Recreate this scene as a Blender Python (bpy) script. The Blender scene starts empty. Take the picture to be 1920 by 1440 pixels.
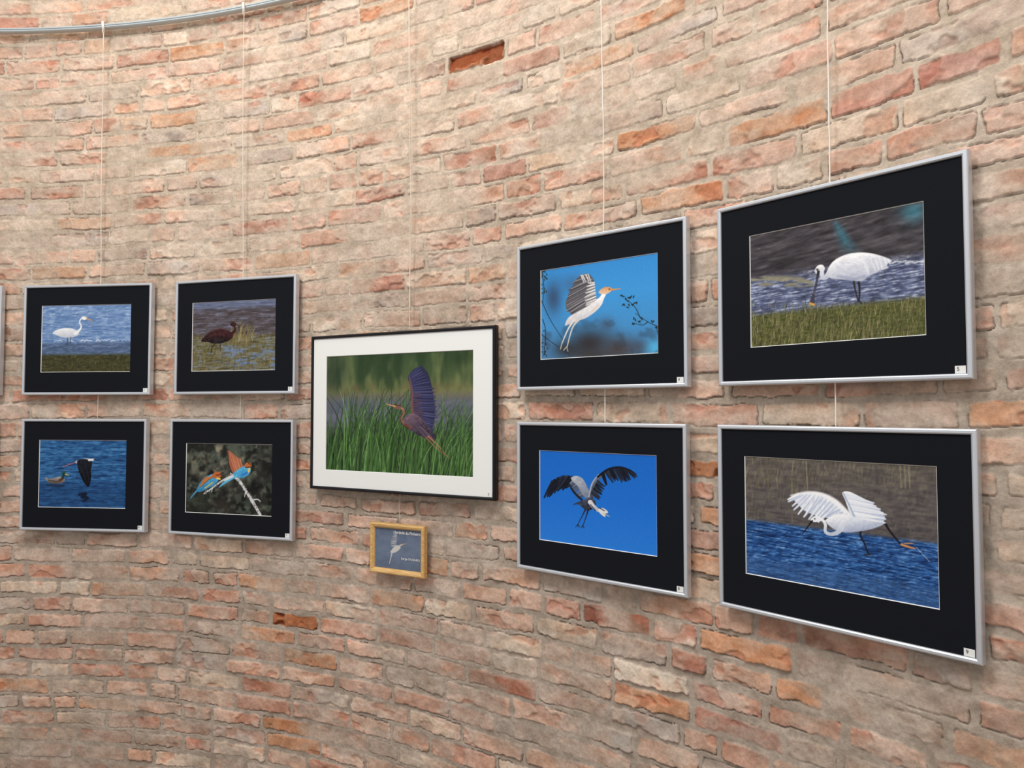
import bpy, math, numpy as np
from mathutils import Vector, Matrix
sc=bpy.context.scene
try: sc.view_settings.view_transform='Standard'
except Exception: pass
COL=sc.collection
CAMH=1.6
CX,CY=-2.037,-0.913
RB=3.610      # radius at which the backs of the hung frames sit
RW=3.632      # radius of the brick wall
_T=np.random.RandomState(7).rand(256,256).astype(np.float32)
def vn(x,y,seed=0):
    x=x+seed*37.17; y=y+seed*91.73
    xi=np.floor(x).astype(np.int64); yi=np.floor(y).astype(np.int64)
    fx=x-xi; fy=y-yi
    fx=fx*fx*(3-2*fx); fy=fy*fy*(3-2*fy)
    x0=xi&255; x1=(xi+1)&255; y0=yi&255; y1=(yi+1)&255
    return (_T[y0,x0]*(1-fx)+_T[y0,x1]*fx)*(1-fy)+(_T[y1,x0]*(1-fx)+_T[y1,x1]*fx)*fy
def fbm(x,y,seed=0,o=3):
    t=0;a=1;n=0
    for k in range(o):
        t=t+a*vn(x,y,seed+k*5); n+=a; a*=.55; x=x*2.03; y=y*2.03
    return t/n
def ss(a,b,x):
    t=np.clip((x-a)/(b-a),0,1); return t*t*(3-2*t)
def s2l(c):
    c=np.clip(np.asarray(c,dtype=np.float64),0,1)
    return np.where(c<=.04045,c/12.92,((c+.055)/1.055)**2.4)
def rgb(r,g,b):
    l=s2l(np.array([r,g,b])/255.); return (float(l[0]),float(l[1]),float(l[2]),1)

# ---------------------------------------------------------------- materials
def mat_new(name):
    m=bpy.data.materials.new(name); m.use_nodes=True
    return m, m.node_tree.nodes, m.node_tree.links, m.node_tree.nodes['Principled BSDF']
def simple(name,c,rough=.5,metal=0,noise=0.06,scale=60,spec=.5):
    m,N,L,b=mat_new(name)
    tc=N.new('ShaderNodeTexCoord'); n=N.new('ShaderNodeTexNoise'); n.inputs['Scale'].default_value=scale
    L.new(tc.outputs['Object'],n.inputs['Vector'])
    mx=N.new('ShaderNodeMix'); mx.data_type='RGBA'
    mx.inputs[6].default_value=tuple(v*(1-noise) for v in c[:3])+(1,)
    mx.inputs[7].default_value=tuple(min(1,v*(1+noise)) for v in c[:3])+(1,)
    L.new(n.outputs['Fac'],mx.inputs[0]); L.new(mx.outputs[2],b.inputs['Base Color'])
    b.inputs['Roughness'].default_value=rough; b.inputs['Metallic'].default_value=metal
    b.inputs['Specular IOR Level'].default_value=spec
    return m
M_SILVER=simple('brushed_aluminium',rgb(208,212,218),.34,.5,.05,200)
M_BLACKF=simple('black_painted_metal',rgb(18,18,23),.4,0,.05,60,.3)
M_MATB=simple('black_mat_board',rgb(23,25,30),.85,0,.08,300,.08)
M_MATW=simple('white_mat_board',rgb(238,239,236),.8,0,.01,300,.2)
M_BEVEL=simple('mat_core',rgb(230,230,228),.8,0,.01)
M_BACK=simple('backing_board',rgb(120,95,70),.9)
M_PAPER=simple('label_paper',rgb(234,234,230),.8,0,.01)
M_INK=simple('ink_black',rgb(45,45,48),.7,0,.01)
M_WHITEINK=simple('ink_white',rgb(228,230,234),.7,0,.01)
M_CORD=simple('cord',rgb(222,212,196),.6,0,.05)
M_CORDW=simple('cord_white',rgb(236,232,224),.6,0,.05)
M_RAIL=simple('rail_aluminium',rgb(192,200,202),.4,.35,.04,80)
M_HOOK=simple('hook_plastic',rgb(235,232,224),.5,0,.02)
M_FLOOR=simple('floor_tile',rgb(150,136,124),.6,0,.12,6)
def wood():
    m,N,L,b=mat_new('light_pine')
    tc=N.new('ShaderNodeTexCoord'); mp=N.new('ShaderNodeMapping'); mp.inputs['Scale'].default_value=(6,60,90)
    n=N.new('ShaderNodeTexNoise'); n.inputs['Scale'].default_value=4; n.inputs['Detail'].default_value=5
    cr=N.new('ShaderNodeValToRGB'); cr.color_ramp.elements[0].color=rgb(200,152,88); cr.color_ramp.elements[1].color=rgb(230,192,130)
    cr.color_ramp.elements[0].position=.35; cr.color_ramp.elements[1].position=.65
    L.new(tc.outputs['Object'],mp.inputs['Vector']); L.new(mp.outputs['Vector'],n.inputs['Vector']); L.new(n.outputs['Fac'],cr.inputs['Fac']); L.new(cr.outputs['Color'],b.inputs['Base Color'])
    b.inputs['Roughness'].default_value=.45
    return m
M_WOOD=wood()
def printmat():
    m,N,L,b=mat_new('photographic_print')
    a=N.new('ShaderNodeAttribute'); a.attribute_name='Col'
    L.new(a.outputs['Color'],b.inputs['Base Color']); b.inputs['Roughness'].default_value=.4
    b.inputs['Specular IOR Level'].default_value=.12
    return m
M_PRINT=printmat()
def brickmat():
    m,N,L,b=mat_new('old_brick')
    a=N.new('ShaderNodeAttribute'); a.attribute_name='Col'
    tc=N.new('ShaderNodeTexCoord')
    n=N.new('ShaderNodeTexNoise'); n.inputs['Scale'].default_value=120; n.inputs['Detail'].default_value=8; n.inputs['Roughness'].default_value=.75
    n2=N.new('ShaderNodeTexNoise'); n2.inputs['Scale'].default_value=34; n2.inputs['Detail'].default_value=6; n2.inputs['Roughness'].default_value=.7
    for q in (n,n2): L.new(tc.outputs['Object'],q.inputs['Vector'])
    r=N.new('ShaderNodeMapRange'); r.inputs[1].default_value=.3; r.inputs[2].default_value=.7; r.inputs[3].default_value=.80; r.inputs[4].default_value=1.18
    L.new(n.outputs['Fac'],r.inputs[0])
    r2=N.new('ShaderNodeMapRange'); r2.inputs[1].default_value=.3; r2.inputs[2].default_value=.7; r2.inputs[3].default_value=.88; r2.inputs[4].default_value=1.11
    L.new(n2.outputs['Fac'],r2.inputs[0])
    mu=N.new('ShaderNodeMath'); mu.operation='MULTIPLY'; L.new(r.outputs[0],mu.inputs[0]); L.new(r2.outputs[0],mu.inputs[1])
    vm=N.new('ShaderNodeVectorMath'); vm.operation='SCALE'; L.new(a.outputs['Color'],vm.inputs[0]); L.new(mu.outputs[0],vm.inputs['Scale'])
    L.new(vm.outputs[0],b.inputs['Base Color'])
    ad=N.new('ShaderNodeMath'); ad.operation='ADD'; L.new(n.outputs['Fac'],ad.inputs[0]); L.new(n2.outputs['Fac'],ad.inputs[1])
    bp=N.new('ShaderNodeBump'); bp.inputs['Strength'].default_value=.5; bp.inputs['Distance'].default_value=.0045
    L.new(ad.outputs[0],bp.inputs['Height']); L.new(bp.outputs['Normal'],b.inputs['Normal'])
    b.inputs['Roughness'].default_value=.92; b.inputs['Specular IOR Level'].default_value=.12
    return m
M_BRICK=brickmat()

# ---------------------------------------------------------------- mesh helpers
def grid_mesh(name,co,col,smooth=True):
    ny,nx=co.shape[:2]
    me=bpy.data.meshes.new(name)
    me.vertices.add(nx*ny); me.vertices.foreach_set('co',co.reshape(-1).astype(np.float32))
    idx=np.arange(nx*ny,dtype=np.int32).reshape(ny,nx)
    q=np.stack([idx[:-1,:-1],idx[:-1,1:],idx[1:,1:],idx[1:,:-1]],-1).reshape(-1,4)
    nf=len(q)
    me.loops.add(nf*4); me.loops.foreach_set('vertex_index',q.reshape(-1))
    me.polygons.add(nf); me.polygons.foreach_set('loop_start',np.arange(0,nf*4,4,dtype=np.int32))
    try: me.polygons.foreach_set('loop_total',np.full(nf,4,dtype=np.int32))
    except Exception: pass
    me.polygons.foreach_set('use_smooth',np.full(nf,smooth))
    me.update(calc_edges=True)
    a=me.color_attributes.new('Col','FLOAT_COLOR','POINT')
    c=np.ones((ny*nx,4),np.float32); c[:,:3]=s2l(col.reshape(-1,3))
    a.data.foreach_set('color',c.reshape(-1))
    return me
def mk(name,me,mats,parent=None,loc=(0,0,0)):
    o=bpy.data.objects.new(name,me); COL.objects.link(o)
    if me is not None:
        for m in (mats if isinstance(mats,(list,tuple)) else [mats]): me.materials.append(m)
    if parent: o.parent=parent
    o.location=loc
    return o
def pymesh(name,v,f,smooth=False):
    me=bpy.data.meshes.new(name); me.from_pydata(v,[],f); me.update()
    if smooth:
        for p in me.polygons: p.use_smooth=True
    return me
def sweep_rect(name,x0,x1,z0,z1,prof):
    v=[];f=[]
    for ins,y in prof:
        v+=[(x0+ins,y,z0+ins),(x1-ins,y,z0+ins),(x1-ins,y,z1-ins),(x0+ins,y,z1-ins)]
    for i in range(len(prof)-1):
        for k in range(4):
            k2=(k+1)%4
            f.append((i*4+k,i*4+k2,(i+1)*4+k2,(i+1)*4+k))
    return pymesh(name,v,f)
def tubes(name,strands,r,n=6):
    v=[];f=[]
    for pts in strands:
        b0=len(v); P=[Vector(p) for p in pts]
        for i,p in enumerate(P):
            t=(P[min(i+1,len(P)-1)]-P[max(i-1,0)]).normalized()
            a=t.cross(Vector((0.3,0.9,0.1))).normalized(); b=t.cross(a)
            for k in range(n):
                an=2*math.pi*k/n; v.append(tuple(p+a*math.cos(an)*r+b*math.sin(an)*r))
        for i in range(len(P)-1):
            for k in range(n):
                k2=(k+1)%n; f.append((b0+i*n+k,b0+i*n+k2,b0+(i+1)*n+k2,b0+(i+1)*n+k))
        f.append(tuple(range(b0,b0+n))[::-1]); f.append(tuple(range(b0+(len(P)-1)*n,b0+len(P)*n)))
    return pymesh(name,v,f,True)
def text_mesh(name,body,width=None,height=None,x=0,z=0,y=0,align='CENTER',bold=0):
    cu=bpy.data.curves.new('tmp','FONT'); cu.body=body; cu.size=1; cu.offset=bold
    o=bpy.data.objects.new('tmp',cu); COL.objects.link(o)
    bpy.context.view_layer.update()
    dg=bpy.context.evaluated_depsgraph_get()
    me=bpy.data.meshes.new_from_object(o.evaluated_get(dg)); me.name=name
    bpy.data.objects.remove(o)
    co=np.array([v.co[:] for v in me.vertices]); mn=co.min(0); mxx=co.max(0)
    sx=sy=1
    if height: sy=height/(mxx[1]-mn[1]); sx=sy
    if width: sx=width/(mxx[0]-mn[0])
    if width and not height: sy=sx
    cx={'CENTER':(mn[0]+mxx[0])/2,'RIGHT':mxx[0],'LEFT':mn[0]}[align]
    for v in me.vertices:
        v.co=Vector(((v.co.x-cx)*sx+x,y,(v.co.y-(mn[1]+mxx[1])/2)*sy+z))
    me.materials.clear()
    return me
def wallpt(theta_deg,R,h):
    t=math.radians(theta_deg)
    return (CX+R*math.sin(t),CY+R*math.cos(t),CAMH+h)

# ---------------------------------------------------------------- brick wall
def build_wall():
    th=[math.radians(-38)]
    while th[-1]<math.radians(98):
        t=th[-1]; x=CX+RW*math.sin(t); y=CY+RW*math.cos(t); d=math.hypot(x,y); dg=math.degrees(t)
        st=max(.0014,.0010*d) if -5<dg<62 else .014
        th.append(t+st/RW)
    th=np.array(th)
    hs=np.concatenate([np.arange(-1.6,-1.40,.012),np.arange(-1.40,1.62,.0027),np.arange(1.62,2.3,.014)])
    TH,Hh=np.meshgrid(th,hs)
    S0,H0=TH*RW,Hh
    S=S0+.006*(fbm(S0*9,H0*9,3,2)-.5)*2+.0018*(vn(S0*60,H0*60,9)-.5)*2
    Hw=H0+.020*(fbm(S0*.9,H0*.7,1,2)-.5)*2+.006*(fbm(S0*6,H0*5,2,2)-.5)*2+.0016*(vn(S0*60,H0*60,12)-.5)*2
    r=np.random.RandomState(5)
    e=[-1.75]
    while e[-1]<2.5: e.append(e[-1]+r.uniform(.0565,.0665))
    e=np.array(e)
    keys=[];
    for i in range(len(e)):
        s=-2.7-r.uniform(0,.2)+i*1000.
        while s<6.5+i*1000.:
            keys.append(s)
            u=r.rand()
            L=r.uniform(.205,.25) if u<.64 else (r.uniform(.10,.135) if u<.86 else r.uniform(.15,.19))
            s+=L
    keys=np.array(keys); nb=len(keys)
    ci=np.clip(np.searchsorted(e,Hw)-1,0,len(e)-2)
    k=S+ci*1000.
    bi=np.clip(np.searchsorted(keys,k)-1,0,nb-2)
    x0=keys[bi]; x1=keys[bi+1]
    dl=k-x0; dr=x1-k; db=Hw-e[ci]; dt=e[ci+1]-Hw
    dx=np.minimum(dl,dr); dy=np.minimum(db,dt)
    cls=r.choice(7,size=nb,p=[.37,.25,.17,.04,.015,.155,.0])
    def find(theta,h):
        s=math.radians(theta)*RW
        hw=h+float(.020*(fbm(np.array(s*.9),np.array(h*.7),1,2)-.5)*2)
        c=int(np.searchsorted(e,hw)-1)
        return int(np.searchsorted(keys,s+c*1000.)-1)
    def ray(px,py):
        b=(720-py)/1320.; p=math.radians(2.08)
        yc=math.cos(p)-b*math.sin(p); zc=math.sin(p)+b*math.cos(p)
        a=(px-960)/1320./yc; e_=zc/yc
        A=1+a*a; B=2*(-a*CX-CY); C=CX*CX+CY*CY-RW*RW
        y=(-B+math.sqrt(B*B-4*A*C))/(2*A)
        return math.degrees(math.atan2(a*y-CX,y-CY)),e_*y
    for px,py,c in [(165,102,3),(375,105,3),(600,182,4),(580,493,3),(940,88,6),(1325,895,6),(520,1148,6),(910,500,3),
                    (1125,115,3),(1325,380,3),(700,495,3),(905,1272,4),(1860,105,4),(1640,190,4),(840,1055,3),
                    (725,15,3),(115,420,3),(105,525,3),(1180,268,3),(960,325,4),(450,1080,3),(1490,1280,3),
                    (1200,1180,4),(1890,760,3),(1350,1230,3),(1380,255,3),(620,1260,3)]:
        t,h=ray(px,py); cls[find(t,h)]=c
    off=r.uniform(-.0028,.0028,nb); tlx=r.uniform(-.018,.018,nb); tly=r.uniform(-.08,.04,nb)
    bright=r.uniform(-.045,.04,nb); wmul=r.uniform(.3,1.1,nb); wmul[cls==6]=.3; wmul[(cls==3)|(cls==4)]*=.85
    mj=.0050+.0062*vn(S0*3,H0*5,21)
    ex=dx-mj; ey=dy-mj; rr=.005
    d=np.where((ex<rr)&(ey<rr),rr-np.hypot(rr-ex,rr-ey),np.minimum(ex,ey))
    n_f=fbm(S0*45,H0*45,31,3); n_m=fbm(S0*12,H0*20,35,3); n_l=fbm(S0*1.7,H0*1.7,41,3)
    d=d+(n_f-.5)*.0085+(n_m-.5)*.008
    mask=ss(-.0008,.0014,d)
    smear=ss(.47,.63,fbm(S0*6,H0*11,51,4)+.22*(n_l-.5))
    vloc=(Hw-(e[ci]+e[ci+1])/2); uloc=(k-(x0+x1)/2)
    chip=ss(.61,.69,fbm(S0*15,H0*22,55,3))
    hb=off[bi]+tlx[bi]*uloc+tly[bi]*vloc+(n_m-.5)*.006+(n_f-.5)*.005-chip*.004
    broken=(cls[bi]==6)
    pit=ss(.46,.56,n_m)*broken
    hb=hb-pit*(.011+.012*n_f)
    hm=-.0032+(n_m-.5)*.005+(n_f-.5)*.0035
    crk=ss(.0018,.0002,np.abs(d+.0006))*ss(.49,.60,fbm(S0*7,H0*16,91,2)+np.where(db<dt,.10,-.09))
    Ht=hm*(1-mask)+hb*mask
    sm_=.75*smear*(1-broken)
    Ht=Ht*(1-sm_)+(-.001+(n_f-.5)*.004+(n_m-.5)*.003)*sm_
    Ht=Ht-crk*.0060*(1-.6*smear)
    pal=np.array([(208,172,150),(199,157,136),(214,189,166),(202,150,116),(182,130,110),(188,166,150),(184,122,86)])/255.
    c=pal[cls[bi]]+bright[bi][...,None]
    c=c+((n_m-.5)*.20+(n_f-.5)*.14)[...,None]
    c=c+((fbm(S0*11,H0*15,71,2)-.5)*.20)[...,None]*np.array([.4,-.15,-.42])
    c=np.where((chip*mask)[...,None]>0,c*(1-.12*(chip*mask)[...,None]*np.array([.3,1,1.2])),c)
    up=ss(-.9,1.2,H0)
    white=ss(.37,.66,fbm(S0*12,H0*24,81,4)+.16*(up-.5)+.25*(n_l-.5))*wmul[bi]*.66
    wcol=np.array([222,204,186])/255.
    c=c*(1-white[...,None])+wcol*white[...,None]
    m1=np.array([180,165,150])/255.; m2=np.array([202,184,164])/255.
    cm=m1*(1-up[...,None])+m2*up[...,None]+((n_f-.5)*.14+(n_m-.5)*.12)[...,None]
    mk_=mask*(1-.60*smear*(1-broken))
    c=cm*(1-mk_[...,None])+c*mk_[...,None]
    c=c*(1-.24*crk[...,None]*(1-.6*smear[...,None]))
    c=c*(1-(pit*mask)[...,None]*np.array([.22,.38,.48]))
    Rr=RW-Ht
    co=np.stack([CX+Rr*np.sin(TH),CY+Rr*np.cos(TH),CAMH+H0],-1)
    me=grid_mesh('wall_back',co,np.clip(c,0.02,.97))
    o=mk('wall_back',me,M_BRICK); o['kind']='structure'; o['label']='curved old brick wall with smeared lime mortar'
build_wall()
me=pymesh('floor',[(-6.5,-3.5,0),(3.2,-3.5,0),(3.2,3.6,0),(-6.5,3.6,0)],[(0,1,2,3)])
o=mk('floor',me,M_FLOOR); o['kind']='structure'

# ---------------------------------------------------------------- painting of the photographic prints
def homog(src,dst):
    A=[];B=[]
    for (x,y),(u,v) in zip(src,dst):
        A.append([x,y,1,0,0,0,-u*x,-u*y]);B.append(u)
        A.append([0,0,0,x,y,1,-v*x,-v*y]);B.append(v)
    h=np.linalg.solve(np.array(A,float),np.array(B,float)); return np.append(h,1).reshape(3,3)
def sm(pts,closed=True,n=5):
    P=np.array(pts,float); out=[]; N=len(P)
    rngi=range(N) if closed else range(N-1)
    for i in rngi:
        if closed: a,b,c,d=P[(i-1)%N],P[i],P[(i+1)%N],P[(i+2)%N]
        else: a,b,c,d=P[max(i-1,0)],P[i],P[i+1],P[min(i+2,N-1)]
        for k in range(n):
            t=k/n
            out.append(.5*((2*b)+(c-a)*t+(2*a-5*b+4*c-d)*t*t+(3*b-a-3*c+d)*t**3))
    if not closed: out.append(P[-1])
    return np.array(out)
def lit(c1,c2,x0,y0,x1,y1,n=.10,fx=.3,fy=.3,seed=3):
    c1=np.array(c1)/255.; c2=np.array(c2)/255.
    def f(X,Y):
        L=(x1-x0)**2+(y1-y0)**2
        t=np.clip(((X-x0)*(x1-x0)+(Y-y0)*(y1-y0))/L,0,1)[...,None]
        return np.clip(c1*(1-t)+c2*t+((fbm(X*fx,Y*fy,seed,3)-.5)*n*2)[...,None],0,1)
    return f
class Canvas:
    def __init__(s,w,h,quad):
        s.w,s.h=w,h
        s.F=homog(quad,[(0,0),(w-1,0),(w-1,h-1),(0,h-1)])
        G=np.linalg.inv(s.F)
        Y,X=np.mgrid[0:h,0:w].astype(float)
        D=G[2,0]*X+G[2,1]*Y+G[2,2]
        s.X=(G[0,0]*X+G[0,1]*Y+G[0,2])/D; s.Y=(G[1,0]*X+G[1,1]*Y+G[1,2])/D
        s.U=X/(w-1); s.V=Y/(h-1)
        s.img=np.zeros((h,w,3)); s.r=np.random.RandomState(int(abs(quad[0][0]))+3)
    def box(s,P,pad):
        P=np.array(P); q=np.array([[x+dx,y+dy,1] for x,y in P for dx,dy in ((-pad,-pad),(pad,pad))])@s.F.T
        u=q[:,0]/q[:,2]; v=q[:,1]/q[:,2]
        a=max(0,int(u.min())-1);b=min(s.w,int(u.max())+3);c=max(0,int(v.min())-1);d=min(s.h,int(v.max())+3)
        if a>=b or c>=d: return None
        return slice(c,d),slice(a,b)
    def put(s,sl,al,col):
        c=col(s.X[sl],s.Y[sl]) if callable(col) else np.array(col)/255.
        s.img[sl]=s.img[sl]*(1-al[...,None])+c*al[...,None]
    def poly(s,pts,col,soft=1.0,a=1,smooth=True):
        P=sm(pts) if smooth else np.array(pts,float)
        sl=s.box(P,soft+1)
        if sl is None: return
        X=s.X[sl];Y=s.Y[sl]; ins=np.zeros(X.shape,bool); dd=np.full(X.shape,1e9)
        for i in range(len(P)):
            x0,y0=P[i];x1,y1=P[(i+1)%len(P)]
            if abs(y1-y0)>1e-9:
                ins^=((y0>Y)!=(y1>Y))&(X<(x1-x0)*(Y-y0)/(y1-y0)+x0)
            vx,vy=x1-x0,y1-y0; L=vx*vx+vy*vy+1e-9
            t=np.clip(((X-x0)*vx+(Y-y0)*vy)/L,0,1)
            dd=np.minimum(dd,(X-x0-t*vx)**2+(Y-y0-t*vy)**2)
        sd=np.where(ins,-1,1)*np.sqrt(dd)
        s.put(sl,np.clip(.5-sd/soft,0,1)*a,col)
    def stroke(s,pts,w,col,soft=.8,a=1,smooth=True):
        P=sm(pts,False,4) if (smooth and len(pts)>2) else np.array(pts,float)
        W=np.interp(np.linspace(0,1,len(P)),np.linspace(0,1,len(w)),w) if hasattr(w,'__len__') else np.full(len(P),float(w))
        sl=s.box(P,max(W)+soft)
        if sl is None: return
        X=s.X[sl];Y=s.Y[sl]; m=np.full(X.shape,1e9)
        for i in range(len(P)-1):
            x0,y0=P[i];x1,y1=P[i+1];vx,vy=x1-x0,y1-y0;L=vx*vx+vy*vy+1e-9
            t=np.clip(((X-x0)*vx+(Y-y0)*vy)/L,0,1)
            m=np.minimum(m,np.hypot(X-x0-t*vx,Y-y0-t*vy)-(W[i]*(1-t)+W[i+1]*t)/2)
        s.put(sl,np.clip(.5-m/soft,0,1)*a,col)
    def blob(s,x,y,rx,ry,col,a=1,hard=1.0):
        q=((s.X-x)/rx)**2+((s.Y-y)/ry)**2
        al=np.exp(-q*hard)*a; s.img=s.img*(1-al[...,None])+np.array(col)/255.*al[...,None]
    def bands(s,stops):
        ys=[t[0] for t in stops]; C=np.array([t[1] for t in stops])/255.
        for k in range(3): s.img[...,k]=np.interp(s.V,ys,C[:,k])
    def water(s,cols,fx,fy,v0=0,v1=1,seed=0,a=1,fe=.03,con=1.0,spark=None,sp=.66):
        per=1.35-.7*np.clip((s.V-v0)/(v1-v0+1e-6),0,1)
        wob=5*fbm(s.X*.035,s.Y*.09,seed+3,2)
        n=.72*fbm(s.X*fx,(s.Y+wob)*fy*per,seed,3)+.28*fbm((s.X+s.Y)*fx*2.6,(s.Y-wob)*fy*1.7,seed+9,2)
        n=np.clip((n-.5)*2.6*con+.5,0,1)
        C=np.array(cols)/255.; t=np.linspace(0,1,len(cols))
        c=np.stack([np.interp(n,t,C[:,k]) for k in range(3)],-1)
        al=a*ss(v0-fe,v0+fe,s.V)*(1-ss(v1-fe,v1+fe,s.V)) if v1<1 else a*(ss(v0-fe,v0+fe,s.V) if v0>0 else np.ones_like(s.V))
        s.img=s.img*(1-al[...,None])+c*al[...,None]
        if spark is not None:
            m=fbm(s.X*fx*2.2,s.Y*fy*1.8*per,seed+17,3); q=(ss(sp,sp+.08,m)*al*ss(.5,.8,n))[...,None]
            s.img=s.img*(1-q)+np.array(spark)/255.*q
    def grain(s,fx,fy,amt,seed=0,v0=-1,v1=2):
        n=(fbm(s.X*fx,s.Y*fy,seed,3)-.5)*amt*((s.V>v0)&(s.V<v1)); s.img=s.img+n[...,None]
    def mottle(s,col,fx,fy,lo,hi,a,seed,m=None):
        al=ss(lo,hi,fbm(s.X*fx,s.Y*fy,seed,3))*a
        if m is not None: al=al*m
        s.img=s.img*(1-al[...,None])+np.array(col)/255.*al[...,None]
    def blur(s,n=1,k=1.0):
        for _ in range(n):
            p=np.pad(s.img,((1,1),(1,1),(0,0)),'edge')
            q=(p[1:-1,1:-1]*4+p[:-2,1:-1]*2+p[2:,1:-1]*2+p[1:-1,:-2]*2+p[1:-1,2:]*2+p[:-2,:-2]+p[2:,2:]+p[:-2,2:]+p[2:,:-2])/16
            s.img=s.img*(1-k)+q*k
    def grass(s,n,x0,x1,y0,y1,L0,L1,lean,cols,w=1.2,a=.9):
        ys=np.sort(s.r.uniform(y0,y1,n))
        for y in ys:
            x=s.r.uniform(x0,x1); L=s.r.uniform(L0,L1); l=s.r.normal(lean,.22)*L
            c=np.array(cols[s.r.randint(len(cols))])*s.r.uniform(.65,1.2)
            s.stroke([(x,y),(x+l*.35,y-L*.6),(x+l,y-L)],[w,w*.8,w*.3],np.clip(c,0,255),.8,a)
    def wing(s,lead,trail,n,w,c1,c2,soft=.7,jit=.0,edge=None):
        A=sm(lead,False,8);B=sm(trail,False,8)
        for i in range(n):
            t=i/(n-1); pa=A[int(t*(len(A)-1))]; pb=B[int(t*(len(B)-1))]
            k=s.r.uniform(0,1); c=np.array(c1)*(1-k)+np.array(c2)*k
            pb=pb+s.r.normal(0,jit,2)
            mid=(pa+pb)/2+s.r.normal(0,.4,2)
            if edge is not None:
                s.stroke([pa+(0.5,.7),mid+(.6,.9),pb+(.5,.8)],[w,w,w*.5],edge,soft,.75)
            s.stroke([pa,mid,pb],[w*.9,w*.85,w*.4],c,soft,1)
WH=(246,246,246); SH=(186,192,206)
def P1(q):
    c=Canvas(270,190,q)
    c.bands([(0,(124,150,192)),(1,(90,110,150))])
    c.water([(80,112,162),(102,134,180),(126,154,196),(158,182,214)],.07,.32,0,.74,1,con=.9,spark=(206,220,236),sp=.66)
    c.water([(44,56,74),(72,88,118),(112,134,170)],.07,.4,.56,.76,6,.75)
    c.water([(38,38,26),(66,64,38),(90,86,52)],.12,.35,.74,1,7); c.blur(1)
    c.grass(300,80,248,666,700,2,7,.1,[(88,90,54),(58,62,34),(108,102,62),(40,42,24)],.9,.8)
    for x in range(96,240,7):
        if c.r.rand()<.6: c.stroke([(x,637+c.r.uniform(-2,2)),(x+4,635+c.r.uniform(-1,1)),(x+8,637)],[.8,2.2*c.r.rand()+.6,.6],(218,226,236),.9,.8)
    W=lit(WH,SH,120,612,122,632,.05)
    c.poly([(100,621),(108,615),(122,612),(136,613),(146,618),(149,623),(142,628),(128,630),(115,628),(106,624)],W)
    c.stroke([(142,622),(150,616),(153,609),(150,602),(152,596),(157,593)],[6.5,3.8,2.5,2.2,2.2,2.8],(240,241,243))
    c.poly([(154,592),(159,591),(165,594),(161,597),(156,597)],(244,244,244))
    c.stroke([(163,594),(174,600)],[2.2,.8],(222,150,66))
    c.stroke([(128,630),(127,643)],1.1,(50,50,46)); c.stroke([(134,629),(133,639)],1.1,(50,50,46))
    return c
def P2(q):
    c=Canvas(270,190,q)
    c.bands([(0,(112,118,138)),(1,(104,92,56))])
    c.water([(50,42,44),(74,66,68),(94,86,92),(118,122,142)],.05,.26,0,.6,2,con=.85,spark=(136,156,194),sp=.68)
    c.water([(78,92,126),(112,132,174),(138,156,194)],.05,.4,-.1,.1,3,.6,.05)
    c.water([(62,54,36),(98,88,58),(120,116,88),(124,144,184)],.06,.3,.5,1,9,con=.9)
    c.mottle((108,134,184),.05,.25,.52,.64,.8,19,ss(.6,.7,c.V)*ss(.3,.5,c.U)); c.blur(1)
    c.grass(520,362,516,626,700,2,11,.12,[(136,126,76),(104,100,54),(154,142,94),(70,64,38),(116,106,54)],.85,.8)
    c.grass(110,432,474,618,650,8,24,.3,[(164,150,98),(138,120,70),(110,96,58)],.8)
    D=lit((74,36,36),(28,18,22),400,614,402,642,.10,.3,.3)
    c.poly([(377,638),(386,626),(398,618),(414,615),(428,619),(436,627),(430,636),(416,642),(402,643),(390,640)],D)
    c.stroke([(428,627),(438,620),(438,611),(434,607)],[8,5,3.4,3.6],(58,28,28))
    c.poly([(430,606),(435,602),(441,605),(440,610),(434,611)],(56,30,30))
    c.stroke([(439,606),(446,610),(447,621)],[2.2,1.6,.8],(50,40,40))
    c.stroke([(404,641),(397,652),(396,660)],1.3,(44,34,32)); c.stroke([(412,641),(413,657)],1.2,(44,34,32))
    c.stroke([(390,630),(404,625),(422,628)],1.6,(92,44,42),1.4,.6); c.stroke([(396,634),(418,636)],1.4,(34,50,50),1.2,.7)
    return c
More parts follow.
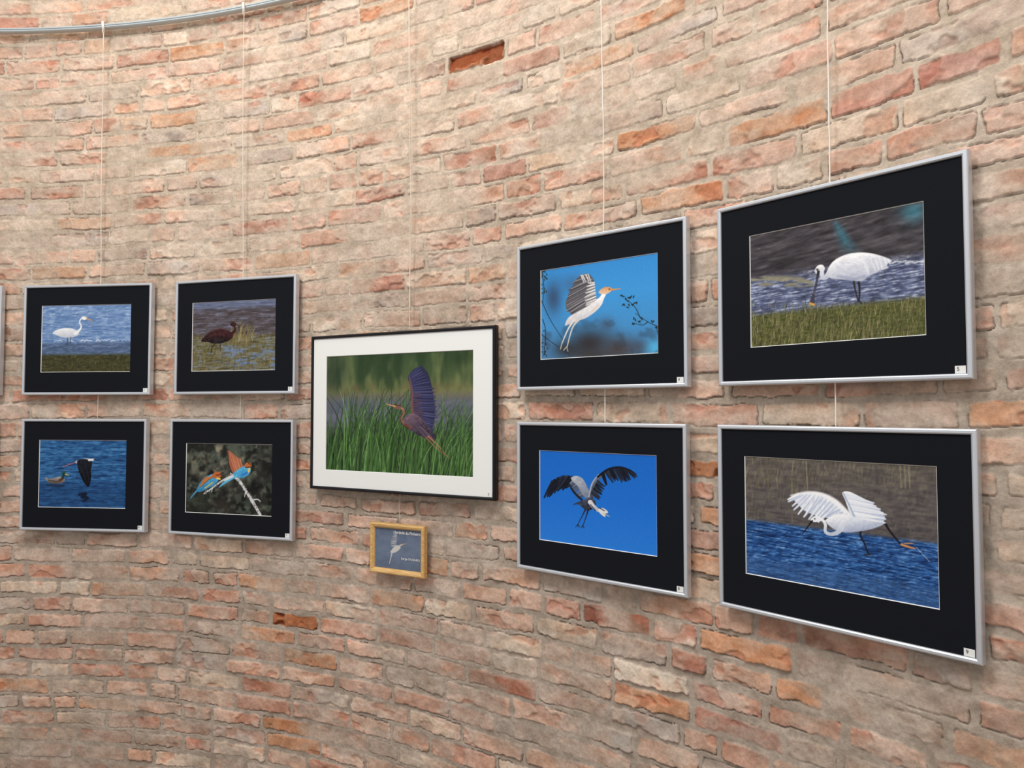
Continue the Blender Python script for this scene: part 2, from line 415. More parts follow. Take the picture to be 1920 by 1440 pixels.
def P3(q):
    c=Canvas(480,320,q)
    c.bands([(0,(58,78,50)),(.2,(78,94,60)),(.31,(118,120,78)),(.35,(112,108,92)),(.41,(96,98,110)),(.55,(96,98,112)),(.7,(58,68,56)),(1,(30,42,26))])
    top=1-ss(.26,.36,c.V)
    c.mottle((38,58,36),.07,.010,.3,.75,.7,3,top); c.mottle((132,138,88),.08,.02,.5,.75,.5,13,top)
    c.mottle((108,92,64),.06,.06,.45,.7,.55,23,ss(.22,.3,c.V)*(1-ss(.34,.38,c.V)))
    c.blob(628,690,26,40,(46,60,46),.7); c.blob(650,770,34,24,(88,94,112),.6); c.blob(866,670,22,16,(40,58,34),.7)
    c.mottle((122,124,138),.02,.2,.5,.7,.4,33,ss(.36,.42,c.V)*(1-ss(.6,.7,c.V)))
    c.blur(9)
    G=[(66,104,52),(88,126,66),(50,82,40),(112,150,88),(40,60,32),(76,114,56)]
    c.grass(140,612,896,868,890,30,75,.12,[(28,44,26),(38,58,32)],5,.75)
    c.grass(170,612,896,868,896,60,130,.1,[(44,68,40),(58,88,48)],2.6,.65); c.blur(3)
    c.grass(360,612,896,876,900,60,150,.14,G,1.6,.88)
    c.grass(90,650,780,870,890,105,158,.06,G,1.8,.88)
    c.poly([(768,706),(779,691),(793,687),(805,700),(813,726),(818,756),(819,784),(810,808),(790,802),(780,780),(774,750),(773,724)],(46,46,74))
    c.wing([(788,796),(780,766),(777,730),(771,703)],[(816,804),(821,770),(814,728),(791,687)],26,3.9,(58,60,98),(82,82,124),.9,1.3,(36,35,58))
    c.wing([(786,796),(779,770),(777,738)],[(800,800),(797,768),(793,738)],17,2.8,(94,72,84),(80,68,96),1.0,.9,(56,46,62))
    c.stroke([(786,796),(777,766),(776,732),(770,705)],[5,5,3.4,1.6],(116,80,80),1.6)
    c.poly([(762,784),(776,774),(794,782),(810,800),(822,818),(811,822),(794,816),(776,806),(765,798)],lit((112,90,104),(50,42,60),780,776,796,822,.12))
    c.wing([(776,786),(800,804)],[(800,818),(820,822)],9,2.2,(78,68,96),(118,94,96),.9,.6,(52,44,60))
    c.stroke([(774,800),(762,794),(757,782),(762,773),(758,765),(748,761)],[8,5.5,4.6,4.4,4.2,4],lit((166,120,90),(110,72,66),750,762,772,800,.10))
    c.stroke([(770,802),(760,795),(755,784),(760,774)],1.1,(36,30,38))
    c.poly([(741,761),(748,757),(757,760),(753,766),(745,765)],(124,88,74))
    c.stroke([(744,758),(756,760)],1.2,(30,28,36))
    c.stroke([(745,761),(728,757)],[2.6,.9],(206,160,92))
    c.stroke([(808,816),(826,832),(840,848)],[3.2,1.8,1.2],(168,118,90)); c.stroke([(804,818),(824,838),(846,854)],[2.4,1.6,1.4],(150,100,78))
    c.grass(60,640,890,884,898,60,100,.14,G,1.5,.88)
    return c
def P4(q):
    c=Canvas(390,272,q)
    c.bands([(0,(56,140,208)),(.35,(64,150,216)),(.7,(70,144,202)),(1,(70,120,164))])
    c.blob(1036,560,18,34,(56,80,112),.95,1.2); c.blob(1072,535,22,18,(66,106,150),.8); c.blob(1105,645,40,28,(52,50,54),1,.9)
    c.blob(1160,655,34,20,(74,68,70),.98,.9); c.blob(1136,610,14,14,(70,92,120),.7); c.blob(1200,650,20,12,(70,76,92),.8)
    c.blob(1024,650,14,20,(78,128,176),.7); c.blob(1228,652,18,16,(84,186,232),.85); c.blob(1105,664,40,8,(66,56,50),.7); c.blob(1062,655,26,14,(50,47,48),.8)
    c.mottle((52,56,66),.05,.05,.58,.74,.35,5,ss(.45,.75,c.V)); c.blur(9)
    B=(34,38,42)
    for p in [[(1014,628),(1030,640),(1070,668)],[(1014,566),(1030,600),(1056,640)],[(1014,512),(1018,540),(1016,570)],[(1016,600),(1022,624),(1018,668)]]:
        c.stroke(p,[1.4,1.1,.7],B)
    for i in range(36):
        x,y=c.r.uniform(1013,1024),c.r.choice([c.r.uniform(510,550),c.r.uniform(615,670)]); a=c.r.uniform(0,3.1)
        c.stroke([(x,y),(x+2*math.cos(a),y+2*math.sin(a)),(x+4*math.cos(a),y+4*math.sin(a))],[.8,2.2,.6],(38,52,50))
    for p in [[(1236,614),(1214,604),(1190,588)],[(1234,630),(1230,612)],[(1200,597),(1188,575),(1170,562)],[(1214,604),(1204,610),(1186,606)]]:
        c.stroke(p,[1.6,1.1,.7],B)
    for (x,y) in [(1166,558),(1174,564),(1180,560),(1184,572),(1190,568),(1176,576),(1168,574),(1188,600),(1196,606),(1202,600),(1222,604),(1230,612),(1188,610),(1184,556)]:
        for _ in range(2):
            a=c.r.uniform(0,3.1); x2=x+c.r.uniform(-3,3); y2=y+c.r.uniform(-3,3)
            c.stroke([(x2-3*math.cos(a),y2-3*math.sin(a)),(x2,y2),(x2+3*math.cos(a),y2+3*math.sin(a))],[.6,2.8,.6],(34,50,54))
    W=lit((250,249,247),(198,194,200),1090,566,1100,604,.06)
    c.poly([(1116,570),(1113,548),(1112,528),(1101,516),(1085,520),(1070,542),(1060,566),(1062,582),(1082,594)],(88,86,92),1,1)
    c.wing([(1116,568),(1111,550),(1110,530),(1100,517)],[(1076,594),(1060,580),(1064,552),(1084,517)],20,3.6,(96,94,100),(148,144,146),.8,1.6,(58,56,64))
    c.wing([(1117,568),(1114,550),(1112,532)],[(1098,574),(1095,558),(1100,534)],10,3.2,(238,235,232),(214,210,208),.9,.8,(150,148,152))
    c.wing([(1088,519),(1101,517)],[(1094,531),(1107,532)],4,2.2,(214,210,208),(236,232,230),.8,.5,(130,128,132))
    c.poly([(1058,611),(1064,597),(1078,588),(1096,578),(1112,568),(1122,560),(1130,562),(1126,574),(1112,588),(1096,598),(1080,603),(1066,609)],W)
    c.stroke([(1116,574),(1126,562),(1132,551)],[12,8.5,7],W)
    c.poly([(1121,549),(1130,541),(1141,540),(1146,545),(1138,552),(1126,553)],lit((214,152,104),(238,206,178),1132,540,1132,554,.05))
    c.stroke([(1144,545),(1163,543)],[3.4,1],(228,148,64)); c.blob(1141,544,1.6,1.3,(60,40,30),.9)
    c.stroke([(1120,574),(1108,586)],3,(226,200,176),1.5,.8)
    c.stroke([(1076,600),(1064,618),(1052,646)],[5,2.6,1.6],(226,218,210)); c.stroke([(1084,600),(1072,616),(1062,652)],[5,2.6,1.6],(212,204,196))
    c.stroke([(1052,646),(1050,655)],2,(180,170,150)); c.stroke([(1062,650),(1056,657)],2,(180,170,150)); c.stroke([(1062,652),(1064,659)],1.6,(180,170,150))
    return c
def P5(q):
    c=Canvas(520,364,q)
    c.bands([(0,(72,68,72)),(1,(84,82,42))])
    c.water([(44,40,42),(60,56,60),(75,70,74),(94,90,94)],.030,.12,0,.5,2,con=.75,spark=(116,112,116),sp=.70); c.blur(2)
    c.water([(54,57,76),(82,90,120),(112,122,154),(180,188,208)],.055,.22,.40,.74,8,1,.06,.95,(222,226,236),.59)
    c.water([(52,56,30),(84,88,46),(112,112,68)],.12,.3,.72,1,7)
    al=(np.clip(1-np.abs((c.X-1570)-(c.Y-440)*.5)/(8+np.clip(c.Y-415,0,80)*.3),0,1)*ss(408,430,c.Y)*(1-ss(450,492,c.Y))*.5)*(.5+fbm(c.X*.3,c.Y*.9,4,2))
    c.img=c.img*(1-al[...,None])+np.array((64,150,176))/255.*al[...,None]
    c.blob(1702,402,24,20,(66,146,168),.6)  # both cyan reflections are painted into the print's colour
    c.mottle((146,140,112),.04,.2,.45,.6,.8,41,ss(516,522,c.Y)*(1-ss(534,544,c.Y))*(c.X<1520)); c.blur(2)
    G=[(132,130,86),(104,106,64),(150,142,104),(74,78,48),(114,110,70),(158,142,106),(60,58,42)]
    c.grass(760,1400,1730,574,655,4,13,.15,G,1.05,.75)
    c.grass(800,1400,1730,600,666,7,20,.12,G,1.1,.75)
    c.grass(70,1680,1728,572,600,8,22,.1,[(100,100,62),(136,124,88)],1.1)
    for x in range(1664,1722,4): c.stroke([(x,495+c.r.uniform(-3,3)),(x+5,494+c.r.uniform(-2,2))],c.r.uniform(1.2,4),(214,216,222),1.4,.8)
    W=lit((248,247,247),(172,177,196),1600,480,1608,531,.09,.10,.22)
    c.stroke([(1601,522),(1604,545),(1603,566)],[5.5,3.4,3],(40,38,46),1.1); c.stroke([(1592,522),(1596,546),(1602,568)],[4.6,3,2.6],(50,46,54),1.1)
    c.stroke([(1603,566),(1608,572)],2.6,(40,38,44))
    c.poly([(1544,512),(1554,494),(1574,482),(1598,477),(1622,478),(1648,485),(1663,493),(1653,500),(1657,506),(1640,512),(1622,520),(1608,530),(1586,528),(1566,526),(1550,524)],W,1.8)
    c.wing([(1606,482),(1632,483),(1656,490)],[(1618,516),(1640,509),(1660,497)],7,2.4,(236,237,241),(248,248,249),2.6,1,(208,210,221))
    for i in range(110):
        x=c.r.uniform(1558,1642); y=c.r.uniform(484,524); l=c.r.uniform(3,8); c.stroke([(x,y),(x+l,y+l*.35)],1.1,(188,193,210),2.0,.35)
    c.stroke([(1564,520),(1590,526),(1612,521)],5,(156,162,184),4.5,.7); c.stroke([(1552,500),(1568,488),(1592,482)],3,(252,252,252),3,.7)
    c.stroke([(1554,507),(1544,520),(1536,523),(1534,512),(1530,506)],[14,9.5,8,8,9],lit((246,245,246),(186,190,206),1540,498,1542,528,.06),1.4)
    c.poly([(1521,510),(1526,501),(1535,499),(1540,506),(1535,514),(1526,517)],lit((246,245,246),(204,206,216),1530,499,1530,518,.04),1.3)
    c.stroke([(1528,512),(1524,535),(1518,558)],[5.5,4,5],lit((44,42,52),(96,96,112),1518,510,1530,560,.1))
    c.stroke([(1519,556),(1516,569)],[6,9],(66,64,78)); c.stroke([(1513,571),(1519,573)],4.4,(222,160,60))
    c.blob(1526,508,2.4,2,(40,20,20),.95)
    c.grass(90,1500,1640,574,596,5,12,.1,G,1.0)
    return c
def P6(q):
    c=Canvas(270,190,q)
    c.bands([(0,(44,96,146)),(1,(30,70,122))])
    c.water([(20,48,90),(36,84,136),(50,104,158),(80,134,184)],.06,.26,0,1,2,con=.95)
    c.water([(14,32,64),(26,62,112),(46,100,154)],.06,.3,.62,1,15,.65); c.blur(1)
    c.stroke([(150,932),(162,930),(156,936),(166,938),(158,944)],[4,6,7,5,4],(12,20,38),2.4,.9); c.stroke([(90,915),(120,916)],4,(26,38,58),2.4,.7)
    c.stroke([(118,880),(142,871)],1.3,(204,110,112))
    c.poly([(140,871),(148,866),(160,864),(172,866),(166,871),(152,874),(144,874)],lit((240,240,242),(170,180,196),150,864,150,875,.03))
    c.poly([(144,869),(154,865),(168,867),(172,873),(170,886),(171,900),(167,917),(158,909),(151,896),(146,882)],lit((26,28,38),(6,8,14),146,868,166,912,.05))
    c.stroke([(151,880),(157,894),(163,910)],1,(60,66,82),.9,.6); c.stroke([(158,874),(164,890),(167,908)],1,(54,60,76),.9,.6)
    c.stroke([(166,867),(174,866)],4,(238,238,240)); c.stroke([(175,866),(185,868)],[1.6,.7],(24,22,26))
    c.poly([(84,900),(94,903),(106,900),(114,899),(122,903),(119,910),(104,912),(92,910)],lit((168,160,154),(92,78,70),104,899,104,912,.12))
    c.stroke([(92,906),(110,908)],2,(80,66,60)); c.stroke([(113,906),(118,902)],5,(92,54,44))
    c.stroke([(118,901),(120,894)],[4,5],(26,58,44)); c.blob(120,892,3.4,3,(22,62,48),1); c.stroke([(123,894),(129,896)],[2.4,1.4],(206,176,70))
    return c
def P7(q):
    c=Canvas(270,190,q)
    c.bands([(0,(78,77,67)),(.5,(54,54,49)),(1,(36,36,33))])
    c.blob(372,862,26,26,(118,114,94),.9); c.blob(404,846,24,10,(172,166,138),.8); c.blob(470,852,26,10,(94,92,76),.6)
    c.blob(384,880,14,16,(138,130,108),.5); c.mottle((148,147,130),.08,.08,.52,.70,.65,3,1-ss(.3,.7,c.V)); c.mottle((19,20,19),.07,.06,.42,.62,.85,7); c.mottle((80,90,78),.10,.10,.5,.66,.7,12)
    c.blob(500,870,16,34,(22,22,21),.9); c.blob(378,945,22,22,(50,56,45),.7); c.blob(420,950,22,16,(64,57,50),.6); c.blob(472,925,14,14,(22,21,20),.8); c.mottle((118,120,104),.09,.09,.62,.75,.5,29); c.blur(3)
    Wb=(212,212,214)
    br=[(436,892),(450,902),(464,922),(478,944),(492,967)]
    c.stroke([(386,930),(402,918),(420,904),(440,893)],[2,3,3.4,4],Wb); c.stroke(br,[4,5,4.4,5.4,5],Wb)
    c.stroke([(476,940),(486,938),(492,942)],[3,2.4,1.4],Wb); c.stroke([(464,922),(462,934)],[2.4,1],Wb); c.stroke([(402,918),(400,926)],[2,1],Wb)
    P=sm(br,False)
    for i in range(80):
        p=P[int(c.r.rand()*20)]; a=c.r.uniform(0,6.28); l=c.r.uniform(2,5)
        c.stroke([p,(p[0]+l*math.cos(a),p[1]+l*math.sin(a))],[2,.8],[(230,230,230),(196,196,200),(112,108,104)][i%3],.8,.9)
    for i in range(26):
        t=c.r.rand(); x=388+50*t; y=928-34*t; a=c.r.uniform(0,6.28); c.stroke([(x,y),(x+3.4*math.cos(a),y+3.4*math.sin(a))],[1.8,.7],[(224,224,224),(120,116,110)][i%2],.8,.9)
    T=lit((84,176,222),(52,124,170),390,892,396,926,.12)
    c.stroke([(361,939),(376,920)],[1.4,4],(80,150,190))
    c.poly([(372,924),(379,908),(392,896),(407,891),(414,899),(406,912),(392,920),(380,926)],T)
    c.wing([(404,895),(392,902)],[(386,900),(376,918)],6,3,(216,132,66),(190,112,62),.9,.6,(120,74,46))
    c.stroke([(388,919),(402,908)],2,(228,196,90),1.4)
    c.poly([(400,896),(406,888),(415,888),(418,895),(410,901)],(190,102,54)); c.stroke([(410,900),(415,901)],3.4,(238,202,84)); c.stroke([(416,891),(424,887)],[1.6,.8],(24,24,26)); c.stroke([(408,894),(417,893)],1.4,(26,28,34))
    c.poly([(428,848),(436,850),(448,862),(458,874),(459,886),(448,892),(438,888),(432,872)],(166,94,68))
    c.wing([(458,884),(445,891)],[(452,862),(430,848)],13,2.3,(180,102,70),(226,156,120),.7,.4,(108,60,46))
    c.stroke([(429,849),(431,872),(438,890)],1.4,(56,50,50))
    c.poly([(440,890),(452,880),(464,874),(472,880),(470,890),(458,898),(446,897)],T)
    c.stroke([(458,892),(468,886)],3.6,(50,116,206),1.4); c.stroke([(468,886),(470,880)],3.4,(238,206,90)); c.poly([(460,874),(466,868),(473,871),(471,878),(463,879)],(190,104,60)); c.stroke([(471,872),(465,867)],[1.6,.8],(24,24,26)); c.stroke([(462,878),(472,877)],1.3,(24,24,28))
    c.stroke([(446,894),(424,908),(414,917)],[5,4.5,1.4],(96,182,220)); c.stroke([(440,896),(424,904)],2,(222,228,228),1.2)
    return c
def P8(q):
    c=Canvas(390,272,q)
    c.bands([(0,(26,104,198)),(.5,(30,112,210)),(1,(42,124,218))])
    c.wing([(1088,904),(1070,896),(1050,895),(1032,904)],[(1068,914),(1050,919),(1034,928),(1020,935)],18,4.2,(20,22,32),(52,58,76),.8,1.6,(8,10,18))
    c.wing([(1099,926),(1091,908),(1077,897)],[(1080,936),(1072,922),(1064,909)],12,4.2,(90,102,124),(128,138,158),.9,.8,(58,68,90))
    c.poly([(1067,897),(1078,894),(1089,900),(1098,916),(1105,934),(1099,940),(1089,930),(1080,914),(1071,905)],lit((184,188,198),(116,126,148),1070,898,1098,940,.08))
    c.stroke([(1064,909),(1073,925),(1088,940)],[2,4,4],(28,32,46),1.2)
    c.stroke([(1104,938),(1108,918),(1118,898),(1134,886)],[9,9,8,6],lit((104,112,132),(58,66,86),1100,900,1126,930,.1))
    c.stroke([(1101,934),(1106,910),(1118,892)],[2.4,3,2],(170,174,186),1.1)
    c.wing([(1124,890),(1140,881),(1158,879),(1176,884)],[(1132,912),(1152,903),(1172,904),(1190,895)],18,4.2,(18,20,28),(48,52,68),.8,1.6,(6,7,12))
    c.stroke([(1117,896),(1136,882),(1158,878),(1176,884),(1189,892)],[4,4,3,3,1.2],(20,22,34))
    c.wing([(1106,926),(1117,904)],[(1119,938),(1129,914)],8,4,(24,28,38),(54,60,76),.8,.8,(10,12,20))
    c.poly([(1076,946),(1088,941),(1100,936),(1109,938),(1114,946),(1111,955),(1101,960),(1093,958),(1084,950)],lit((78,86,106),(30,34,48),1092,936,1102,962,.12))
    c.stroke([(1073,948),(1088,944)],[2,5],(52,60,78))
    c.stroke([(1103,944),(1111,954),(1119,960),(1126,960)],[8,7.5,6.5,5],lit((222,222,228),(150,156,172),1110,944,1124,968,.1))
    c.poly([(1118,958),(1128,956),(1137,964),(1131,967),(1132,973),(1123,967)],(228,226,226))
    c.stroke([(1120,955),(1130,961)],1.5,(20,22,32)); c.stroke([(1128,966),(1140,972)],[2.2,.8],(226,196,150)); c.stroke([(1104,949),(1114,961)],1.6,(40,44,56))
    c.stroke([(1095,957),(1090,968),(1083,982),(1081,988)],[3.4,1.8,1.3,1.3],(40,40,48)); c.stroke([(1100,958),(1096,972),(1092,984),(1090,990)],[3.4,1.8,1.3,1.3],(36,36,44))
    for x,y in [(1081,988),(1090,990)]:
        for dx in (-4,0,3): c.stroke([(x,y-2),(x+dx,y+3)],1,(34,34,40))
    return c
def P9(q):
    c=Canvas(540,370,q)
    c.bands([(0,(108,102,88)),(.2,(98,92,86)),(.4,(86,81,83)),(.5,(72,69,76)),(1,(44,72,116))])
    c.water([(66,61,62),(84,78,79),(102,95,90),(122,113,102)],.05,.09,0,.55,4,.75,.03,.8); c.blur(3)
    G=[(150,144,110),(120,114,82),(92,88,62),(162,152,120),(64,60,52)]
    c.grass(380,1390,1760,862,920,6,26,.05,G,.95,.65)
    c.grass(620,1390,1760,900,1024,3,13,.2,[(112,102,88),(66,60,59),(138,128,108),(92,86,68),(54,50,53)],.9,.6)
    c.grass(54,1395,1500,880,1000,14,36,.05,[(142,136,100),(112,104,76)],1.1,.7)
    for x in (1684,1692,1700,1510): c.stroke([(x,868),(x+3,920)],1.6,(160,154,118),1,.8)
    c.blur(1)
    c.water([(16,36,74),(32,68,124),(48,96,160),(80,130,192)],.045,.19,.545,1,11,1,.02,1.0,(164,194,230),.62)
    c.water([(44,64,100),(58,94,146),(86,124,176)],.06,.3,.86,1,31,.5); c.blur(1)
    c.grass(100,1395,1760,1085,1140,4,12,.1,[(40,50,60),(70,74,70)],1.0,.5)
    W=lit((240,243,249),(176,190,216),1540,926,1560,990,.06)
    c.stroke([(1618,990),(1612,1004),(1620,1022),(1627,1040)],[6.5,3.4,2.8,2.6],(28,28,34)); c.stroke([(1620,1042),(1631,1042)],2.6,(48,44,38))
    c.stroke([(1654,978),(1666,998),(1684,1020),(1692,1027)],[5,3.6,3.2,3.2],(30,28,34))
    c.stroke([(1688,1024),(1700,1028),(1714,1032)],[4,4,1.6],(206,140,84)); c.stroke([(1694,1022),(1708,1022)],2,(206,140,84))
    c.stroke([(1716,1030),(1740,1056)],1.2,(200,210,226),1,.7)
    c.poly([(1484,934),(1494,929),(1512,927),(1536,930),(1560,940),(1580,958),(1600,976),(1606,990),(1584,990),(1560,976),(1532,970),(1508,960),(1496,948)],W)
    c.wing([(1594,984),(1578,960),(1554,940),(1524,930),(1496,929)],[(1562,990),(1545,979),(1523,977),(1498,965),(1476,937)],17,5.2,(224,230,242),(248,250,252),1.0,2.0,(158,174,206))
    c.stroke([(1482,931),(1512,926),(1540,930),(1566,944),(1590,968)],[2,5,7,9,9],(250,250,252),4)
    for i in range(110):
        t=c.r.rand(); x=1502+90*t; y=932+38*t*t+c.r.uniform(-2,16); l=c.r.uniform(3,8); c.stroke([(x,y),(x-l*.5,y+l)],1.1,(190,201,223),1.8,.42)
    c.poly([(1578,927),(1590,925),(1606,932),(1628,944),(1646,958),(1658,974),(1652,984),(1636,992),(1612,994),(1598,982),(1590,960),(1584,942)],lit((248,250,253),(190,201,224),1590,930,1650,984,.06),1.2)
    c.wing([(1582,930),(1594,952),(1608,976)],[(1632,944),(1652,964),(1659,984)],13,4.8,(230,235,244),(250,251,253),1.1,1.6,(176,189,214))
    c.stroke([(1580,928),(1591,950),(1602,974)],[2.4,2.4,3],(166,180,206),2)
    c.poly([(1548,978),(1572,966),(1600,972),(1630,980),(1656,984),(1640,993),(1612,999),(1584,1001),(1562,994)],lit((248,249,252),(166,178,204),1600,968,1604,1001,.07),2.0)
    c.stroke([(1580,984),(1572,999),(1558,1004),(1547,999),(1547,986),(1541,977),(1531,974)],[13,9,6.5,6,5.5,5.5,6],lit((250,250,252),(190,199,218),1556,974,1560,1006,.05),1.2)
    c.poly([(1519,976),(1526,970),(1537,971),(1539,978),(1530,981),(1522,980)],(242,244,248))
    c.stroke([(1522,979),(1503,1004)],[3.4,1],(26,26,32)); c.blob(1527,975,1.6,1.4,(50,50,30),.95)
    return c
def PC(q):
    c=Canvas(150,120,q)
    c.bands([(0,(100,112,134)),(.6,(108,122,144)),(1,(98,110,130))]); c.grain(.1,.1,.08,3)
    W=(204,200,196)
    c.wing([(740,1023),(742,1011),(741,1001)],[(733,1025),(732,1014),(736,1001)],9,2,(158,156,160),(206,202,200))
    c.poly([(732,1036),(736,1028),(743,1022),(750,1025),(746,1032),(738,1037)],W)
    c.stroke([(746,1028),(748,1023),(753,1020)],[4,2.4,2.4],W); c.stroke([(753,1020),(759,1018)],[1.6,.8],(204,156,96)); c.stroke([(735,1036),(733,1048),(731,1058)],[2.4,1.3,1],W)
    return c
def P0(q):
    c=Canvas(60,42,q); c.bands([(0,(120,150,190)),(1,(70,90,110))]); c.water([(80,110,150),(150,170,200)],.2,.8); return c

# ---------------------------------------------------------------- framed pictures
def framed(theta,htop,W,H,mar,paint,quad,digit,label,kind='silver',dth=0,D=.022):
    e=bpy.data.objects.new('framed_photograph',None); COL.objects.link(e); e.empty_display_size=.05
    t=math.radians(theta)
    rb=RB-(.0095 if W>.6 else 0)+(.004 if W<.3 else 0)
    e.location=(CX+rb*math.sin(t),CY+rb*math.cos(t),CAMH+htop-H)
    e.rotation_euler=(0,0,-math.radians(theta+dth))
    e['label']=label; e['category']='picture'
    x0,x1=-W/2,W/2
    fw=.0105 if kind=='silver' else (.010 if kind=='black' else .017)
    if kind=='wood': prof=[(0,0),(0,-D+.004),(.002,-D+.001),(.005,-D),(.011,-D+.002),(fw-.001,-D+.007),(fw,-D+.012)]
    else: prof=[(0,0),(0,-D+.004),(.0012,-D+.0012),(.0032,-D),(fw-.003,-D),(fw-.0008,-D+.0015),(fw,-D+.003),(fw,-D+.009)]
    mm={'silver':M_SILVER,'black':M_BLACKF,'wood':M_WOOD}[kind]
    mk('frame_moulding',sweep_rect('frame_moulding',x0,x1,0,H,prof),mm,e)
    mk('backing_board',pymesh('backing_board',[(x0+.003,-.002,.003),(x1-.003,-.002,.003),(x1-.003,-.002,H-.003),(x0+.003,-.002,H-.003)],[(3,2,1,0)]),M_BACK,e)
    mL,mR,mT,mB=mar
    ym=-(D-.0055); yp=-(D-.0075)
    if kind!='wood':
        ox0,ox1,oz0,oz1=x0+fw-.001,x1-fw+.001,fw-.001,H-fw+.001
        ix0,ix1,iz0,iz1=x0+mL,x1-mR,mB,H-mT
        b=.0014
        v=[(ox0,ym,oz0),(ox1,ym,oz0),(ox1,ym,oz1),(ox0,ym,oz1),(ix0-b,ym,iz0-b),(ix1+b,ym,iz0-b),(ix1+b,ym,iz1+b),(ix0-b,ym,iz1+b),
           (ix0,yp,iz0),(ix1,yp,iz0),(ix1,yp,iz1),(ix0,yp,iz1)]
        f=[(k,(k+1)%4,4+(k+1)%4,4+k) for k in range(4)]+[(4+k,4+(k+1)%4,8+(k+1)%4,8+k) for k in range(4)]
        me=pymesh('mat_board',v,f); me.materials.append(M_MATW if kind=='black' else M_MATB); me.materials.append(M_BEVEL)
        for i in range(4,8): me.polygons[i].material_index=1
        o=bpy.data.objects.new('mat_board',me); COL.objects.link(o); o.parent=e
    else:
        ix0,ix1,iz0,iz1=x0+fw-.001,x1-fw+.001,fw-.001,H-fw+.001; yp=-(D-.011)
    c=paint(quad)
    c.blur(1,.45)
    c.img=c.img+c.r.normal(0,.012,c.img.shape[:2])[...,None]
    gx=np.linspace(ix0,ix1,c.w); gz=np.linspace(iz1,iz0,c.h)
    X,Z=np.meshgrid(gx,gz); co=np.stack([X,np.full_like(X,yp+.0002),Z],-1)[::-1]
    me=grid_mesh('photographic_print',co,np.clip(c.img,0.01,.98)[::-1])
    mk('photographic_print',me,M_PRINT,e)
    if digit:
        lw,lh=.0175,.0140
        lx1=x1-fw-.002; lz0=fw+.0005
        yl=ym-.0006
        o=mk('number_label',pymesh('number_label',[(lx1-lw,yl,lz0),(lx1,yl,lz0),(lx1,yl,lz0+lh),(lx1-lw,yl,lz0+lh)],[(0,1,2,3)]),M_PAPER,e)
        o['label']='small white paper number label'
        mk('printed_number',text_mesh('printed_number',digit,height=.0068,x=lx1-lw*.70,z=lz0+lh*.58,y=yl-.0004,bold=0),M_INK,o)
    return e,(ix0,ix1,iz0,iz1,yp)
UP,LO=.475,-.035
gen=(.078,.081,.08,.088)
dq=[(0,0),(60,0),(60,42),(0,42)]
framed(-2.85,UP,.52,.42,gen,P0,dq,'','silver frame with black mat hanging beside the wading egret picture')
framed(-3.05,LO,.52,.42,gen,P0,dq,'','silver frame with black mat hanging beside the duck picture')
framed(6.85,UP,.526,.42,(.076,.086,.08,.088),P1,[(82,571),(246,570),(244,694),(80,692)],'1','silver frame, black mat, photo of white egret in blue water')
framed(16.75,UP,.515,.42,(.076,.086,.084,.086),P2,[(362,566),(514,559),(514,694),(361,695)],'2','silver frame, black mat, photo of dark ibis among grass')
framed(27.72,.252,.727,.522,(.067,.080,.072,.067),P3,[(613,668),(887,656),(891,889),(618,881)],'3','large black frame, white mat, photo of purple heron over reeds','black')
framed(38.97,UP,.532,.42,(.085,.082,.08,.088),P4,[(1013,511),(1230,478),(1234,661),(1014,674)],'4','silver frame, black mat, photo of cattle egret in flight')
framed(48.64,UP,.52,.42,(.083,.078,.08,.087),P5,[(1401,445),(1719,385),(1725,629),(1404,652)],'5','silver frame, black mat, photo of white spoonbill in marsh')
framed(6.80,LO,.510,.42,(.074,.083,.081,.088),P6,[(73,830),(234,830),(236,956),(75,956)],'6','silver frame, black mat, photo of stilt flying over duck')
framed(16.6,LO,.523,.42,(.072,.088,.089,.082),P7,[(352,835),(511,834),(513,969),(353,965)],'7','silver frame, black mat, photo of two birds on white branch')
framed(38.93,LO,.527,.42,(.080,.084,.081,.09),P8,[(1009,845),(1226,857),(1229,1048),(1012,1013)],'8','silver frame, black mat, photo of grey heron against blue sky')
framed(48.64,LO,.525,.42,(.068,.069,.072,.086),P9,[(1395,857),(1751,882),(1758,1142),(1399,1075)],'9','silver frame, black mat, photo of little egret over water',dth=-1)
e,(a0,a1,b0,b1,yp)=framed(27.6,-.368,.215,.162,gen,PC,[(702,989),(786,993),(790,1071),(705,1066)],'','small light wooden frame with blue title card of flying egret','wood',D=.02)
def cardtext(body,width,h,x,z,nm):
    mk(nm,text_mesh(nm,body,width=width,height=h,x=x+.0006,z=z-.0006,y=yp-.0002,align='RIGHT',bold=.03),M_INK,e)
    mk(nm,text_mesh(nm,body,width=width,height=h,x=x,z=z,y=yp-.0006,align='RIGHT',bold=.015),M_WHITEINK,e)
cardtext('Herdade du Pinheiro',.104,.0098,a1-.004,b1-.011,'title_lettering')
cardtext('Serge DUSARD',.072,.0088,a1-.006,b0+.036,'name_lettering')

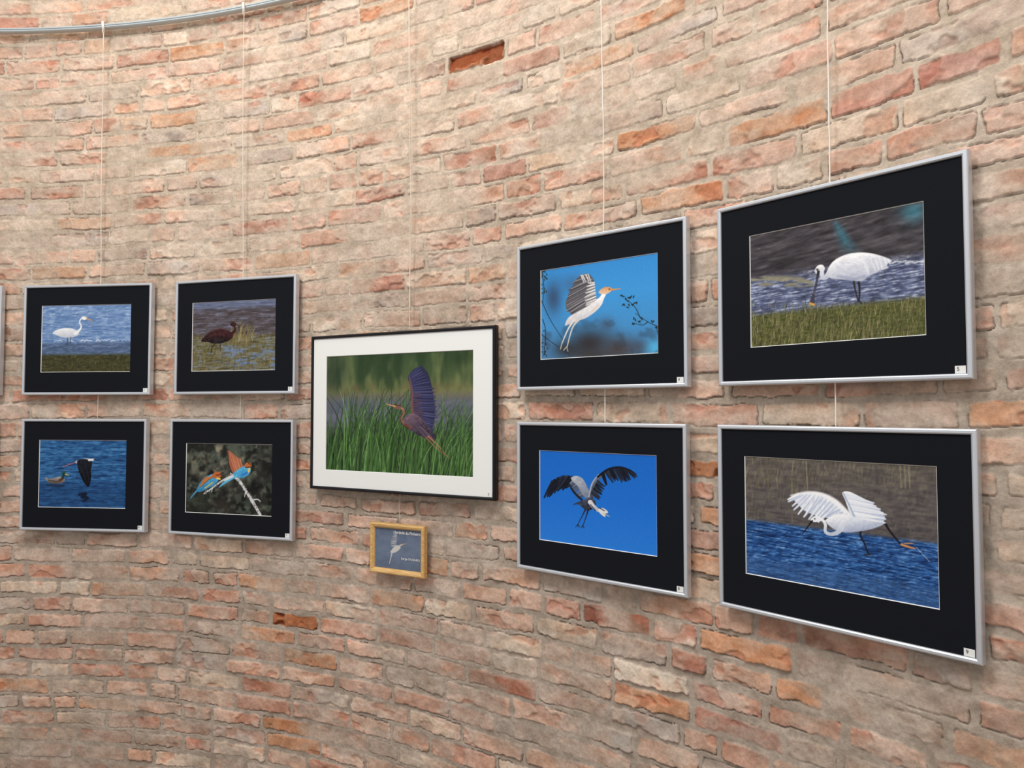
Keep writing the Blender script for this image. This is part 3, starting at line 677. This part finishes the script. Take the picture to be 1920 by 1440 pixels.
# ---------------------------------------------------------------- rail, hooks, cords
HR=1.475
def arcbox(name,t0,t1,r0,r1,z0,z1,n=120):
    v=[];f=[]
    bev=.003
    prof=[(r0+bev,z0),(r1,z0),(r1,z1),(r0+bev,z1),(r0,z1-bev),(r0,z1-.007),(r0+.004,z1-.008),(r0+.004,z0+.008),(r0,z0+.007),(r0,z0+bev)]
    m=len(prof)
    for i in range(n+1):
        t=math.radians(t0+(t1-t0)*i/n)
        for r,z in prof: v.append((CX+r*math.sin(t),CY+r*math.cos(t),z))
    for i in range(n):
        for k in range(m):
            k2=(k+1)%m; f.append((i*m+k,i*m+k2,(i+1)*m+k2,(i+1)*m+k))
    f.append(tuple(range(m))); f.append(tuple(range(n*m,(n+1)*m))[::-1])
    return pymesh(name,v,f)
o=mk('picture_rail',arcbox('picture_rail',-36,92,3.598,3.618,CAMH+HR-.008,CAMH+HR+.009),M_RAIL)
o['label']='curved grey aluminium hanging rail fixed along the brick wall'; o['category']='rail'
cols=[(-2.2,LO-.02),(7.45,LO-.02),(17.05,LO-.02),(28.2,.24),(39.25,LO-.02),(48.66,LO-.02)]
for i,(t,hend) in enumerate(cols):
    pts=[]
    for k in range(11):
        a=math.pi*(-.35+1.5*k/10)
        rr=3.597-.009*math.sin(a*.9+.4); pts.append(wallpt(t+.10*math.sin(a),rr,HR+.017-.046*k/10))
    h=mk('rail_hook',tubes('rail_hook',[pts],.0048),M_HOOK); h['label']='white plastic hook clipped on the rail holding a cord'; h['category']='hook'; h['group']='hooks on the picture rail'
    st=[]
    for j in range(2 if i<4 else 1):
        r=np.random.RandomState(40+i*3+j); pts=[]; n=46
        for k in range(n+1):
            u=k/n; hh=(HR-.015)*(1-u)+hend*u
            R=3.597 if u<.03 else (3.597+(3.6122-3.597)*min(1,(u-.03)/.55))
            w=(.10*(.5-abs(u-.5))*(1 if j else -1)*(1.2 if i==3 else .35)+ .010*r.randn())*(0 if k in (0,n) else 1)
            pts.append(wallpt(t+w+(.03*math.sin(u*9+i)),R,hh))
        st.append(pts)
    big=i in (4,5)
    o=mk('hanging_cord',tubes('hanging_cord',st,.0015 if big else .0011),M_CORDW if big else M_CORD)
    o['label']='thin white cord hanging from the rail' if big else 'thin pale doubled cord hanging from the rail'; o['category']='cord'; o['group']='picture hanging cords'
pts=[wallpt(27.6+.03*math.sin(k),3.612,-.262-.10*k/8) for k in range(9)]
o=mk('hanging_cord',tubes('hanging_cord',[pts],.0009),M_CORD); o['label']='short thread above the small wooden frame'; o['category']='cord'; o['group']='picture hanging cords'

# ---------------------------------------------------------------- lights
w=bpy.data.worlds.new('World'); sc.world=w; w.use_nodes=True
w.node_tree.nodes['Background'].inputs[0].default_value=(.97,.985,1,1); w.node_tree.nodes['Background'].inputs[1].default_value=.63
def area(name,loc,target,size,power,col):
    l=bpy.data.lights.new(name,'AREA'); l.size=size; l.energy=power; l.color=col
    o=bpy.data.objects.new(name,l); COL.objects.link(o); o.location=loc
    d=Vector(target)-Vector(loc); o.rotation_euler=d.to_track_quat('-Z','Y').to_euler()
area('ceiling_light',(-1.6,.45,4.3),(.1,2.1,1.3),.8,56,(1,.98,.955))
area('ceiling_light',(.2,-.4,3.8),(-.4,2.6,.9),1.3,28,(1,.99,.98))
area('ceiling_light',(-1.3,1.7,4.6),(-1.0,2.75,2.8),.4,13,(1,.89,.72))
# ---------------------------------------------------------------- camera
cam=bpy.data.cameras.new('Camera'); co=bpy.data.objects.new('Camera',cam); COL.objects.link(co)
co.location=(0,0,CAMH); co.rotation_euler=(math.radians(90+2.08),0,0)
cam.sensor_width=36; cam.lens=1320/1920*36; cam.clip_start=.02
sc.camera=co
